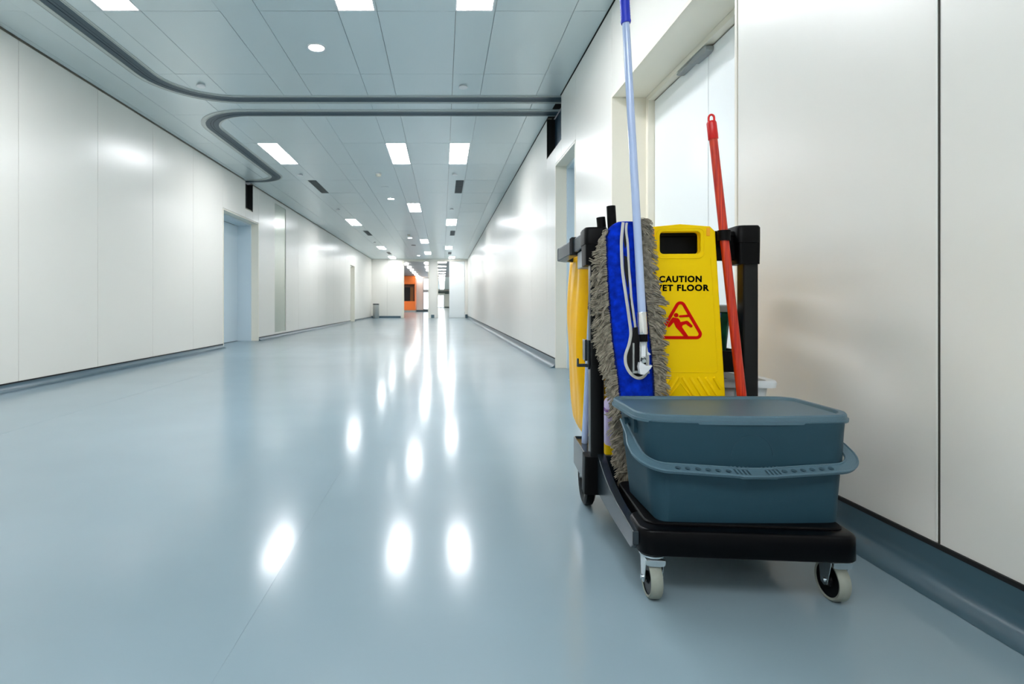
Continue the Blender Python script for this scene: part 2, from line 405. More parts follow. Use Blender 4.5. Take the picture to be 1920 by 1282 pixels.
# air vents
for sd, x0, x1, mm in (('left', -2.44, -2.295, 'vent'), ('right', .24, .385, 'ventd')):
    for i, n in enumerate((5, 11, 17)):
        y0, y1 = Y0+D*n+.01, Y0+D*(n+1)-.01
        t = thing('air_vent', 'dark slatted air vent, %s side of the ceiling, %s to the viewer' % (sd, ords[i]), 'air vent', ((x0+x1)/2, (y0+y1)/2, CEIL), 'ceiling air vents')
        f = MB(); e = .012; z0, z1 = CEIL-.006, CEIL
        f.box(x0, x0+e, y0, y1, z0, z1).box(x1-e, x1, y0, y1, z0, z1).box(x0+e, x1-e, y0, y0+e, z0, z1).box(x0+e, x1-e, y1-e, y1, z0, z1).box(x0+e, x1-e, (y0+y1)/2-.008, (y0+y1)/2+.008, z0, z1)
        f.build('frame', mm, t, smooth=False)
        MB().box(x0+e, x1-e, y0+e, y1-e, CEIL-.0015, CEIL-.0002).build('backing', 'trackd', t, smooth=False)
        s = MB()
        for k in range(6):
            xs = x0+e+.01+k*(x1-x0-2*e-.016)/6; s.box(xs, xs+.008, y0+e, y1-e, CEIL-.005, CEIL-.0016)
        s.build('slats', mm, t, smooth=False)
# curved tracks sunk in the ceiling
def arc(cx, cy, r, a0, a1, n=14): return [(cx+r*math.cos(math.radians(a0+(a1-a0)*k/n)), cy+r*math.sin(math.radians(a0+(a1-a0)*k/n))) for k in range(n+1)]
def sweep(b, path, u0, u1, z0, z1, mi=0):
    rings = []
    for i, p in enumerate(path):
        a, c = path[max(i-1, 0)], path[min(i+1, len(path)-1)]
        tx, ty = c[0]-a[0], c[1]-a[1]; l = math.hypot(tx, ty); nx, ny = ty/l, -tx/l
        rings.append([(p[0]+nx*u, p[1]+ny*u, z) for u, z in ((u0, z0), (u1, z0), (u1, z1), (u0, z1))])
    b.loft(rings, (1, 1), mi)
def track(path, lab, base):
    t = thing('ceiling_track', lab, 'ceiling track', base)
    b = MB()
    for u0, u1, z0 in ((-.125, -.076, CEIL-.005), (-.084, -.076, CEIL-.011), (.076, .084, CEIL-.011), (.076, .105, CEIL-.005), (-.13, -.122, CEIL-.008)): sweep(b, path, u0, u1, z0, CEIL-.001)
    b.build('flange', 'flange', t, ang=30)
    b = MB(); sweep(b, path, -.076, .076, CEIL-.004, CEIL-.001, 1)
    for u0, u1, z0, mi in ((-.074, -.022, CEIL-.008, 0), (-.016, .010, CEIL-.006, 0), (.016, .074, CEIL-.008, 0)): sweep(b, path, u0, u1, z0, CEIL-.0045, mi)
    b.build('channel', ['track', 'trackd'], t, ang=30)
p1 = [(-2.88, YB+.2), (-2.88, 2), (-2.88, 5.5)] + arc(-2.18, 5.5, .70, 180, 90)[1:] + [(-1, 6.2), (.3, 6.2), (XR+.08, 6.2)]
track(p1, 'dark curved ceiling track sweeping from upper left across to the right wall, nearer one', (-2.88, YB+.2, CEIL))
p2 = [(XR+.08, 6.66), (.3, 6.66), (-1, 6.66), (-2.25, 6.66)] + arc(-2.25, 7.31, .65, 90, 180)[0:0]
p2 += arc(-2.28, 7.28, .62, 270, 180)[1:] + [(-2.9, 8.4), (-2.9, 9.85)] + arc(-3.4, 9.85, .5, 0, 90)[1:] + [(XL-.07, 10.35)]
track(p2, 'dark ceiling track with an S bend ending at the left wall slot, farther one', (XR, 6.66, CEIL))

# ------------------------------------------------------------------ doors
def double_door(n, X, out, y0, y1, ztop, rec1, rec2, leafmat, inner, closer=False, casew=.03):
    t = bpy.data.objects.new('door_%d' % n, None); COL.objects.link(t); t.location = (X, (y0+y1)/2, 0); ORG[t.name] = (X, (y0+y1)/2, 0); struct(t)
    def B(b, u0, u1, *a):
        p, q = sorted((X+out*u0, X+out*u1)); b.box(p, q, *a)
    c = MB(); cw = casew
    B(c, -.004, rec1, y0, y0+cw, 0, ztop); B(c, -.004, rec1, y1-cw, y1, 0, ztop); B(c, -.004, rec1, y0, y1, ztop, ztop+.022)
    c.build('casing', 'casing', t, bevel=.0015, seg=1)
    f = MB(); fw = .05; zf = ztop-.035; yy0, yy1 = y0+.012, y1-.012
    B(f, rec1-.002, rec2, yy0, yy0+fw, 0, ztop); B(f, rec1-.002, rec2, yy1-fw, yy1, 0, ztop); B(f, rec1-.002, rec2, yy0+fw, yy1-fw, zf, ztop)
    B(f, rec2, rec2+.08, yy0-.06, yy0+.01, 0, ztop+.06); B(f, rec2, rec2+.08, yy1-.01, yy1+.06, 0, ztop+.06); B(f, rec2, rec2+.08, yy0, yy1, ztop-.005, ztop+.06)
    f.build('door_frame', inner, t, bevel=.0015, seg=1)
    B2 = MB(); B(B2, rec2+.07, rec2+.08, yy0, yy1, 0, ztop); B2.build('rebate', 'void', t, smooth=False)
    m = (y0+y1)/2
    for k, (a, b) in enumerate(((yy0+fw+.004, m-.003), (m+.003, yy1-fw-.004))):
        lf = MB(); B(lf, rec2-.003, rec2+.05, a, b, .008, zf-.006); L_ = lf.build('door_leaf', leafmat, t, bevel=.002)
        if closer and k == 1:
            cb = MB(); x0 = X+out*(rec2-.003)
            for yv, w_, tz in ((3.27, .05, 0), ): pass
            cb.prism([(3.27, zf-.012), (3.30, zf-.004), (3.45, zf-.004), (3.48, zf-.008), (3.68, zf-.010), (3.685, zf-.018), (3.67, zf-.026), (3.48, zf-.026), (3.45, zf-.042), (3.30, zf-.046), (3.27, zf-.038)], 'x', x0-.045, x0-.001)
            cl = cb.build('door_closer', 'greyp', L_, bevel=.004)
    return t
double_door(1, XR, 1, 2.434, 4.247, 2.25, .25, .30, 'leaf', 'casing', closer=True, casew=.018)
double_door(2, XR, 1, 5.40, 6.37, 2.25, .12, .36, 'bluesteel', 'bluesteel')
double_door(3, XL, -1, 9.24, 11.04, 2.25, .135, .39, 'bluesteel', 'bluesteel')
double_door(4, XL, -1, 22.0, 23.1, 2.22, .10, .16, 'leaf', 'casing')

# ------------------------------------------------------------------ far end of the corridor
fw = MB(); Y = YF
fw.box(XL-.05, -2.03, Y, Y+.25, 0, CEIL).box(-.67, -.27, Y, Y+.25, 0, 2.884).box(1.12, XR+.1, Y, Y+.25, 0, CEIL).box(-2.03, 1.12, Y, Y+.25, 2.885, CEIL)
struct(fw.build('wall_far', 'wall', bevel=.004, seg=1))
t7 = MB().box(-2.03, -1.95, Y-.02, Y+.3, 0, 2.885).box(-1.95, -.67, Y-.02, Y+.3, 2.85, 2.885).box(-.27, 1.12, Y-.02, Y+.3, 2.85, 2.885).box(-.725, -.67, Y-.02, Y+.3, 0, 2.85).box(-.27, -.235, Y-.02, Y+.3, 0, 2.85)
struct(t7.build('trim_7', 'casing', smooth=False))
t8 = MB().box(-2.78, -2.775, Y-.004, Y, .1, CEIL); struct(t8.build('trim_8', 'wallb', smooth=False))
sk = MB().box(XL, -2.1, Y-.02, Y, 0, .10, 0).box(-.58, -.42, Y-.025, Y, 0, .16, 0).box(1.13, 1.25, Y-.025, Y, 0, .18, 0)
struct(sk.build('baseboard_far', 'cove'))
o = MB().box(.33, 1.1, Y+.06, Y+.11, .01, 2.84).build('sliding_panel', 'leaf', bevel=.01, org=(.7, Y+.08, 0)); o.name = 'door_5'; struct(o)
# glazed leaves slid open beside the left opening
# bin in the far left corner
bx, by = -3.27, 27.9
t = thing('litter_bin', 'cylindrical brushed steel litter bin in the far left corner of the corridor', 'bin', (bx, by, 0))
MB().lathe((bx, by, 0), [(.145, 0), (.15, .01), (.15, .66)], 32).build('body', 'steel', t)
MB().lathe((bx, by, 0), [(.152, .661), (.155, .67), (.155, .70), (.14, .715), (.10, .715), (.09, .69), (0, .69)], 32, caps=(1, 0)).build('rim', 'blacks', t)

# hall beyond
HC = 3.06
struct(MB().box(-12, 6, YF+.25, 50.2, HC, HC+.1).build('ceiling_hall', 'hallceil', smooth=False))
struct(MB().box(-1.3, 2.6, 50.2, 96, HC, HC+.1).build('ceiling_passage', 'tile', smooth=False))
hw = MB().box(-12, -1.15, 50, 50.2, 0, HC, 0).box(1.9, 6, 50, 50.2, 0, HC, 0).box(-12.1, -12, YF, 50, 0, HC, 0).box(6, 6.1, YF, 50, 0, HC, 0).box(-12, XL-.05, YF, YF+.25, 0, HC, 0).box(XR+.1, 6, YF, YF+.25, 0, HC, 0).box(XL-.05, XR+.1, YF, YF+.25, CEIL, HC, 0)
struct(hw.build('wall_hall', 'wallw', smooth=False))
pw = MB().box(-1.25, -1.15, 50.2, 95, 0, HC).box(1.9, 2.0, 50.2, 95, 0, HC); struct(pw.build('wall_passage', 'wallw', smooth=False))
pe = MB().box(-1.15, 1.9, 95, 95.2, 0, HC, 0).box(-1.15, 1.9, 94.6, 94.9, 2.45, 2.78, 1).box(.35, 1.9, 93.5, 94.5, 2.3, 2.6, 1).box(.3, 1.9, 94.9, 94.98, 0, .2, 1)
struct(pe.build('wall_end', ['wall', 'darkgreen'], smooth=False))
struct(MB().box(-12, -2.2, 49.96, 50, 0, .16).box(-2.2, -1.2, 49.96, 50, 0, .16).build('baseboard_hall', 'cove', smooth=False))
t = bpy.data.objects.new('door_6', None); COL.objects.link(t); t.location = (-.35, 94.9, 0); ORG[t.name] = (-.35, 94.9, 0); struct(t)
for a, b in ((-.9, -.42), (-.32, .16)): MB().box(a, b, 94.9, 94.96, .12, 2.08).build('glass_pane', 'day', t, smooth=False)
f = MB().box(-1.0, -.9, 94.85, 94.98, 0, 2.2).box(-.42, -.32, 94.85, 94.98, 0, 2.2).box(.16, .26, 94.85, 94.98, 0, 2.2).box(-.9, .16, 94.85, 94.98, 2.08, 2.2).box(-.9, -.42, 94.85, 94.98, 0, .12).box(-.32, .16, 94.85, 94.98, 0, .12)
f.build('frame', 'steel', t, smooth=False)
wn = bpy.data.objects.new('window_1', None); COL.objects.link(wn); wn.location = (-1.45, 49.9, 0); ORG[wn.name] = (-1.45, 49.9, 0); struct(wn)
MB().box(-1.66, -1.2, 49.93, 49.96, .25, 2.9).build('glass_pane', 'day', wn, smooth=False)
MB().box(-1.72, -1.66, 49.9, 49.99, .17, 2.96).box(-1.2, -1.15, 49.9, 49.99, .17, 2.96).box(-1.66, -1.2, 49.9, 49.99, .17, .25).box(-1.66, -1.2, 49.9, 49.99, 2.9, 2.96).box(-1.66, -1.2, 49.9, 49.99, 1.7, 1.95).build('window_frame', 'greyp', wn, smooth=False)
# orange counter booth in the hall
t = thing('booth', 'orange booth with a dark service window, beyond the far left opening', 'booth', (-2.85, 48.5, 0))
b = MB().box(-4.6, -2.28, 47.8, 49.8, .16, .92).box(-4.6, -2.28, 47.8, 49.8, 2.35, 3.04).box(-2.36, -2.28, 47.8, 49.8, .92, 2.35).box(-4.6, -3.9, 47.8, 49.8, .92, 2.35); b.build('shell', 'orange', t, bevel=.02)
MB().box(-4.6, -2.3, 47.85, 49.8, 0, .16).build('plinth', 'steel', t)
MB().box(-3.9, -2.36, 48.3, 48.35, .92, 2.35).build('back_panel', 'brown', t)
MB().box(-2.75, -2.5, 48.25, 48.3, .92, 2.1).build('cabinet_panel', 'ochre', t)
MB().box(-3.3, -2.76, 48.22, 48.3, .92, 2.1).build('window_screen', 'void', t)
for i, (x, y) in enumerate([(-2.11, 33.1), (-2.11, 36), (-2.11, 38.9), (-2.11, 41.9), (-2.11, 45), (-2.10, 47.4), (-2.06, 49.6)]):
    o = MB().lathe((x, y, HC), [(.1, 0), (.12, -.04), (.09, -.10), (.0, -.12)], 20, caps=(0, 0)).build('hall_downlight', 'emith', org=(x, y, HC))
    tag(o, 'tiny round lit downlight in the diagonal line in the hall beyond', 'ceiling light', 'diagonal line of hall downlights')
for i, (x, y) in enumerate([(-.9, 32.5), (-.97, 36), (-1.0, 39.4)]):
    o = MB().lathe((x, y, HC), [(.13, 0), (.15, -.04), (.11, -.09), (.0, -.10)], 20, caps=(0, 0)).build('hall_downlight', 'emith', org=(x, y, HC))
    tag(o, 'wide round lit downlight beside the column in the hall, %s of three' % ('highest', 'middle', 'lowest')[i], 'ceiling light', 'wide hall downlights by the column')
for i in range(18):
    y = 32.3+3.5*i
    o = MB().box(-.34, .20, y-.28, y+.28, HC-.012, HC-.002).build('passage_light', 'emith', org=(-.07, y, HC), smooth=False)
    tag(o, 'wide lit ceiling light in the ladder row beyond the narrow right opening', 'ceiling light', 'ladder of lights in the far passage')
for x, y in ((-5, 36), (-8, 42), (3.5, 36), (3.5, 44), (-5, 45)):  # unseen lights added to brighten the hall beyond
    o = MB().box(x-.6, x+.6, y-.6, y+.6, HC-.012, HC-.002).build('hall_fill_light', 'emith', org=(x, y, HC), smooth=False)
    tag(o, 'added square fill light hidden behind the far wall', 'ceiling light', 'added hall fill lights out of view')

# ------------------------------------------------------------------ the cleaning cart (drawn in its own frame: x across, y away from the viewer)
cart = thing('janitor_cart', 'black plastic janitor cart standing by the right wall', 'cart', (0, 0, 0), cart=True)
# front deck
d = MB()
d.loft([rrect(0, .065, .246, .063, .03, .118), rrect(0, .065, .25, .067, .034, .122), rrect(0, .065, .2495, .0665, .034, .174), rrect(0, .065, .2465, .0635, .032, .179), rrect(0, .065, .242, .059, .03, .1805)])
d.box(-.232, .232, .08, .50, .119, .14); d.build('front_deck', 'blackg', cart, ang=60)
rm = MB()
rm.loft([rrect(.006, .20, .232, .165, .03, .138), rrect(.006, .20, .232, .165, .03, .183), rrect(.006, .20, .229, .162, .03, .186)]); rm.build('deck_ledge', 'black', cart)
def side_beam(sx):
    x0, x1 = sorted((sx*.262, sx*.236))
    P = [(.045, .118), (.022, .135), (.022, .168), (.20, .173), (.30, .182), (.38, .196), (.44, .215), (.485, .232), (.54, .232), (.54, .108), (.30, .108)]
    return MB().prism(P, 'x', x0, x1)
side_beam(-1).build('side_beam', 'blacks', cart, bevel=.003); side_beam(.93).build('side_beam', 'blacks', cart, bevel=.003)
# rear base
b = MB().box(-.290, -.285, .50, .83, .108, .212).box(.275, .280, .50, .83, .108, .212).box(-.285, .275, .825, .83, .108, .212).box(-.225, .215, .50, .825, .15, .19).box(-.25, .24, .495, .515, .13, .225)
b.box(-.285, -.222, .52, .825, .199, .205).box(.212, .275, .52, .825, .199, .205)
b.build('rear_base', 'blacks', cart, bevel=.004)
# posts
for x0, x1 in ((-.283, -.240), (.193, .239)):
    p = MB().loft([rrect((x0+x1)/2, .515, (x1-x0)/2, .026, .006, .10), rrect((x0+x1)/2, .515, (x1-x0)/2, .026, .006, .86)])
    p.build('post', 'post', cart)
    q = MB().loft([rrect((x0+x1)/2-.006, .522, (x1-x0)/2+.014, .036, .012, .10), rrect((x0+x1)/2-.006, .522, (x1-x0)/2+.012, .034, .012, .222)]); q.build('post_foot', 'black', cart)
# top frame: corner blocks, cross bar, side arms, rear handle
for sx in (-1, 1):
    cx = -.266 if sx < 0 else .206
    c = MB()
    c.loft([rrect(cx+.0*sx, .525, .034, .05, .012, .845), rrect(cx, .525, .035, .051, .012, .912)])
    c.loft([rrect(cx, .53, .038, .056, .02, .913), rrect(cx, .53, .038, .056, .02, .960), rrect(cx, .53, .034, .052, .018, .967)])
    c.build('corner_block', 'black', cart, ang=50)
cb = MB().box(-.24, .19, .505, .525, .858, .950).box(-.24, .19, .498, .53, .935, .952); cb.build('cross_bar', 'black', cart, bevel=.004)
def arm(sx):
    b = MB(); P = []
    pts = [(.56, -.27 if sx < 0 else .215), (.70, -.285 if sx < 0 else .235), (.85, -.305 if sx < 0 else .25), (.96, -.318 if sx < 0 else .265)]
    rings = []
    for y, x in pts:
        hw = .02
        dz = -.022*(y-.56)/.40
        rings.append([(x-hw, y, .914+dz), (x+hw, y, .914+dz), (x+hw, y, .962+dz), (x+hw*.7, y, .967+dz), (x-hw*.7, y, .967+dz), (x-hw, y, .962+dz)])
    b.loft(rings)
    return b
arm(-1).build('side_arm', 'armp', cart, bevel=.003); arm(1).build('side_arm', 'armp', cart, bevel=.003)
hb = MB(); pth = [(-.318, .94), (-.312, .985)] + [(-.29, 1.02), (-.24, 1.045), (-.1, 1.055), (.08, 1.055), (.2, 1.04), (.245, 1.01), (.262, .96)]
sweep(hb, pth, -.02, .02, .893, .944); hb.build('rear_handle', 'armp', cart, bevel=.004)
gs = MB()
for y in (.715, .735, .757): 
    gs.box(-.314+.02*(.75-y), -.262, y, y+.009, .900, .9625)
gs.build('arm_slits', 'void', cart, bevel=.001, seg=1)  # darkness of the arm's slits painted on as black strips
MB().box(-.292, -.232, .60, .72, .845, .905).build('bag_bracket', 'greyp', cart, bevel=.004)
MB().box(.244, .256, .52, .545, .895, .925).box(.236, .25, .52, .545, .912, .925).build('side_clip', 'black', cart, bevel=.003)
# shelves between the posts
for z0, z1 in ((.50, .568), ):
    s = MB().box(-.25, .205, .515, .80, z0+.01, z0+.02).box(-.25, .205, .505, .52, z0, z1).box(-.25, .205, .79, .80, z0, z1).box(-.255, -.24, .52, .80, z0, z1).box(.195, .205, .52, .80, z0, z1)
    s.build('shelf', 'black', cart, bevel=.002)
for x in (-.205, .165):
    MB().box(x-.015, x+.012, .775, .80, .20, .915).build('rear_post', 'black', cart, bevel=.004)
# hook on the left post
hk = MB().box(-.296, -.2835, .525, .575, .53, .60).box(-.290, -.2835, .50, .53, .505, .60).box(-.322, -.283, .506, .520, .512, .522).box(-.324, -.318, .506, .520, .512, .540); hk.build('tool_hook', 'blacks', cart, bevel=.002)
# pole clip on the cross bar
pc = MB().lathe((.1155, .4437, .915), [(.0155, 0), (.0195, 0), (.0195, .032), (.0155, .032), (.0155, 0)], 24, caps=(0, 0)).box(.092, .138, .462, .505, .905, .948); pc.build('pole_clip', 'black', cart)
# front casters
def caster(cx, cy, turn, sub=None):
    c = bpy.data.objects.new('caster', None); COL.objects.link(c); c.parent = cart; ORG[c.name] = (0, 0, 0)
    c.location = (cx, cy, 0); c.rotation_euler = (0, 0, turn); c.empty_display_size = .05
    r = .049
    MB().lathe((0, 0, r), [(.040, -.013), (r-.004, -.0145), (r, -.010), (r, .010), (r-.004, .0145), (.040, .013)], 40, 'x', caps=(0, 0)).build('tyre', 'tread', c, ang=60)
    MB().lathe((0, 0, r), [(.0, -.009), (.012, -.016), (.016, -.011), (.0405, -.0115), (.0405, .0115), (.016, .011), (.012, .016), (0, .009)], 32, 'x', caps=(0, 0)).build('hub', 'blackg', c)
    f = MB()
    for s in (-1, 1):
        P = [(-.012, .042), (.0, .036), (.012, .042), (.022, .075), (.026, .103), (-.022, .103), (-.016, .075)]
        P = [(u-.005 if v > .06 else u, v) for u, v in P]
        a, b = sorted((s*.019, s*.022)); f.prism(P, 'x', a, b)
    f.box(-.022, .022, -.034, .024, .1, .105).prism([(-.0225, .105), (.0225, .105), (.0225, .092), (.012, .089), (-.012, .089), (-.0225, .092)], 'y', -.037, -.033)
    f.build('fork', 'zinc', c, bevel=.001, seg=1)
    MB().lathe((0, -.004, .105), [(.026, 0), (.03, .002), (.03, .006), (.024, .007), (.024, .0125), (0, .0125)], 28, caps=(1, 0)).build('swivel_ring', 'zinc', c)
    MB().cyl((-.026, 0, r), (.026, 0, r), .006, n=12).build('axle_bolt', 'zinc', c)
    return c
caster(-.211, .045, math.radians(1)); caster(.224, .070, math.radians(6))
# rear wheels
for x in (-.262, .252):
    w_ = MB().lathe((x, .70, .098), [(.070, -.012), (.088, -.018), (.098, -.012), (.098, .012), (.088, .018), (.07, .012)], 48, 'x', caps=(0, 0)).build('wheel', 'black', cart, ang=50)
    h = MB().lathe((x, .70, .098), [(.0, -.012), (.018, -.014), (.02, -.006), (.06, -.004), (.072, -.012), (.072, .012), (0, .012)], 40, 'x', caps=(0, 0))
    for k in range(5):
        a = 2*PI*k/5; h.tube([(x-.008, .70+.018*math.cos(a), .098+.018*math.sin(a)), (x-.008, .70+.066*math.cos(a), .098+.066*math.sin(a))], .006, 8)
    h.build('wheel_hub', 'blackg', w_)
    MB().cyl((x-.024, .70, .098), (x+.02, .70, .098), .008, n=12).build('axle_cap', 'zinc', w_)

# ------------------------------------------------------------------ grey lidded bucket on the front deck
BY = math.radians(-1)
bk = thing('mop_bucket', 'grey-blue lidded plastic bucket sitting on the front deck of the cart', 'bucket', (0, 0, .186), cart=True)
bk.location = (.751, 1.50, .186); bk.rotation_euler = (0, 0, BY); ORG[bk.name] = (0, 0, .186)
hx, hy = .227, .118
def bring(e, r, z, bow):
    out = []
    for x, y, zz in dens(rrect(0, .008+e*.35, hx+e, hy+e*.65, r, z, 8)):
        if y < 0: y -= bow*(1-min(1, (x/(hx+e))**2))
        out.append((x, y, zz))
    return out
def dens(ring, n=10):
    out = []
    for i, p in enumerate(ring):
        q = ring[(i+1) % len(ring)]; out.append(p)
        if abs(q[0]-p[0]) > .1:
            for k in range(1, n): out.append((p[0]+(q[0]-p[0])*k/n, p[1]+(q[1]-p[1])*k/n, p[2]))
    return out
b = MB(); prof = [(.186, -.006, .024), (.192, 0, .036), (.25, .006, .042), (.318, .012, .044), (.322, .0145, .044), (.40, .019, .046), (.425, .021, .046), (.430, .021, .046)]
b.loft([bring(e, r, z, .008) for z, e, r in prof], (1, 1)); b.build('body', 'bucket', bk, ang=50)
ring = MB()   # faint moulded circle on the front
for k in range(48):
    a0, a1 = 2*PI*k/48, 2*PI*(k+1)/48
    yf = lambda z: .008-hy-.3*(.0145+(z-.322)/.078*.0045)-.0076
    f_ = lambda a: (.0+.05*math.cos(a), yf(.352+.05*math.sin(a))-.0004, .352+.05*math.sin(a))
    if a0 < PI: ring.tube([f_(a0), f_(a1)], .0008, 5)
ring.build('moulded_ring', 'bucket', bk)
lid = MB()
LZ = [(.4285, .0, .03), (.428, .033, .05), (.4265, .039, .055), (.4335, .0395, .055), (.4345, .0365, .053), (.444, .0355, .053), (.4475, .0325, .05), (.4475, .0215, .046), (.4445, .0195, .044), (.4405, .0175, .042), (.4405, .0, .03)]
def lidring(e, r, z):
    out = []
    for x, y, zz in dens(rrect(.004, .042, hx+.003+e, .1035+e, r, z, 8)):
        if y < 0: y -= .028*(1-min(1, (x/(hx+e))**2))
        out.append((x, y, zz))
    return out
lid.loft([lidring(e, r, z) for z, e, r in LZ], (1, 1)); lid.build('lid', 'lid', bk, ang=28)
# pivots and the side lugs
for s in (-1, 1):
    x = s*(hx+.016)
    MB().lathe((x+(.001 if s > 0 else -.001), .05, .395), [(.0, -.014), (.015, -.014), (.015, .014), (.0, .014)], 20, 'x', caps=(0, 0)).build('pivot', 'bucket', bk)
    MB().box(min(x, x+s*.012), max(x, x+s*.012), -.03, -.024, .385, .42).build('rim_rib', 'bucket', bk, bevel=.001, seg=1)
# bail handle lying against the front: flat strap with holes, drawn in its own tilted plane
TH = math.radians(22.5)
def plane_pt(u, v, w_): # v runs from pivot forward and down
    return (u, .05 - v*math.cos(TH) + w_*(-math.sin(TH)), .397 - v*math.sin(TH) + w_*math.cos(TH))
SAG = .020
def Uline(off):
    """inner edge = 0, outer edge = 1"""
    pts = []
    W = .250+.026*off; vb = .181+.027*off; r = .052+.030*off; sag = SAG
    pts.append((-.252-.011*off, -.010)); pts.append((-.252-.015*off, .06)); pts.append((-.252-.024*off, .10))
    for k in range(0, 13):
        a = PI/2*k/12; pts.append((-W+r*(1-math.cos(a)), vb-r*(1-math.sin(a))))
    for u in (-.16, -.12, -.08, -.045): pts.append((u, vb+sag*(1-abs(u)/(W-r))))
    pts.append((-.04, vb+sag*.86+.001))
    mid = [(-p[0], p[1]) for p in reversed(pts)]
    return pts+mid
inn, outr = Uline(0), Uline(1)
hd = MB(); T = .003
rings = []
for a, c in zip(inn, outr):
    rings.append([plane_pt(*a, -T), plane_pt(*c, -T), plane_pt(*c, T), plane_pt(*a, T)])
hd.loft(rings, (1, 1))
hobj = hd.build('handle', 'lid', bk, ang=30)
cut = MB()
def ctr(u):
    return .1945+SAG*(1-abs(u)/.20)
def hole(u, ru, rv):
    ring = lambda w_: [plane_pt(u+ru*math.cos(2*PI*k/16), ctr(u)+rv*math.sin(2*PI*k/16), w_) for k in range(16)]
    cut.loft([ring(-.02), ring(.02)], (1, 1))
for k in range(6):
    for s in (-1, 1): hole(s*(.066+.0232*k), .0072, .0062)
def slot(u0, u1, v0, v1):
    cut.loft([[plane_pt(u, ctr((u0+u1)/2)+v, w_) for u, v in ((u0, v0), (u1, v0), (u1+.002, v1), (u0+.002, v1))] for w_ in (-.02, .02)], (1, 1))
for s in (-1, 1):
    for k in range(4): slot(s*(.022+.0095*k)-.0025, s*(.022+.0095*k)+.0025, -.0095, .0095)
carve(hobj, cut)
rim = MB()   # raised edges of the strap
rim.loft([[plane_pt(a[0], a[1]-.0008, -.0045), plane_pt(a[0], a[1]+.0012, -.0045), plane_pt(a[0], a[1]+.0012, .002), plane_pt(a[0], a[1]-.0008, .002)] for a in outr], (1, 1))
rim.tube([plane_pt(a[0], a[1], .003) for a in inn], .0028, 8); rim.tube([plane_pt(a[0], a[1], .002) for a in outr], .0028, 8)
for k in range(5):
    for s in (-1, 1):
        u = s*(.017+.0095*k); rim.tube([plane_pt(u, ctr(u)-.012, .004), plane_pt(u, ctr(u)-.0150, .003)], .0036, 8)
rim.build('handle_edge', 'lid', hobj)

# ------------------------------------------------------------------ caution sign
sg = thing('caution_sign', 'yellow folding wet floor caution sign hung on the front of the cart', 'sign', (-.015, .455, .36), cart=True)
CX = -.015; ZT, ZB = .965, .36
def halfw(z): return .104 + (ZT-z)/(ZT-.429)*.032
def sign_panel(y0, y1, front):
    P = [(CX-halfw(ZB), ZB), (CX-halfw(.90), .90), (CX-halfw(.94), .945), (CX-.090, ZT-.004), (CX, ZT+.004), (CX+.090, ZT-.004), (CX+halfw(.94), .945), (CX+halfw(.90), .90), (CX+halfw(ZB), ZB)]
    b = MB(); b.prism(P, 'y', y0, y1); return b
fp = sign_panel(.446, .454, True).build('front_panel', 'yellow', sg, smooth=False)
carve(fp, MB().prism(rpoly(CX-.062, CX+.062, .876, .945, .012), 'y', .42, .48))
bv = fp.modifiers.new('bevel', 'BEVEL'); bv.width = .003; bv.segments = 3; bv.limit_method = 'ANGLE'; bv.angle_limit = math.radians(50)
bp = sign_panel(.470, .478, False).build('back_panel', 'yellow', sg, smooth=False)
carve(bp, MB().prism(rpoly(CX-.062, CX+.062, .876, .945, .012), 'y', .45, .49))
for s in (-1, 1): MB().box(CX+s*.084-.006, CX+s*.084+.006, .4445, .48, .93, .957).build('hinge', 'yelloworange', sg, bevel=.002)
rl = MB()
# moulded frames and slanted ribs standing proud of the panel
def ridge(pts, r, closed=False): rl.tube([(u, .4462, v) for u, v in (pts+[pts[0]] if closed else pts)], r, 8, flat=1)
fr = []
for z in (.503, ): 
    ridge([(CX-halfw(.86)+.018, .862), (CX-halfw(.505)+.018, .512), (CX-halfw(.505)+.024, .505), (CX+halfw(.505)-.024, .505), (CX+halfw(.505)-.018, .512), (CX+halfw(.86)-.018, .862)], .0013)
ridge([(CX+u, v) for u, v in rpoly(-.072, .072, .862, .955, .018)], .0016, True)
for k in range(5):
    for s in (-1, 1):
        u0 = .006+.0236*k; v0 = .490; ln = .068 if k < 4 else .036
        for q in range(1):
            a = Vector((CX+s*u0, .4462, v0)); c = Vector((CX+s*(u0+.6*ln), .4462, v0-ln)); rl.tube([a, a+(c-a)*.02, c], [.003, .0048, .0048], 10, flat=1)
ridge([(CX-.035, .425), (CX, .472), (CX+.035, .425)], .003)
rl.build('moulded_relief', 'yellow', fp, ang=60)
textmesh('lettering', 'CAUTION', CX-.0645, CX+.0645, .7865, .4455, .0205, 'inkb', fp, bold=.042, space=1.15)
textmesh('lettering', 'WET FLOOR', CX-.087, CX+.087, .7590, .4455, .0205, 'inkb', fp, bold=.042, space=1.15)
pg = MB(); YP = (.4440, .4461)
def cap2(p, q, r0, r1=None):
    r1 = r0 if r1 is None else r1; p = Vector(p); q = Vector(q); d = (q-p); a = math.atan2(d.y, d.x)
    P = [(p.x+r0*math.cos(a+PI/2+PI*k/8), p.y+r0*math.sin(a+PI/2+PI*k/8)) for k in range(9)] + [(q.x+r1*math.cos(a-PI/2+PI*k/8), q.y+r1*math.sin(a-PI/2+PI*k/8)) for k in range(9)]
    pg.prism(P, 'y', *YP)
k_ = .00165
def sp(px, py): return (CX+(px-1277)*k_, .725-(py-566)*k_)
tri = [sp(1277, 574.5), sp(1306.3, 626.5), sp(1247.7, 626.5)]
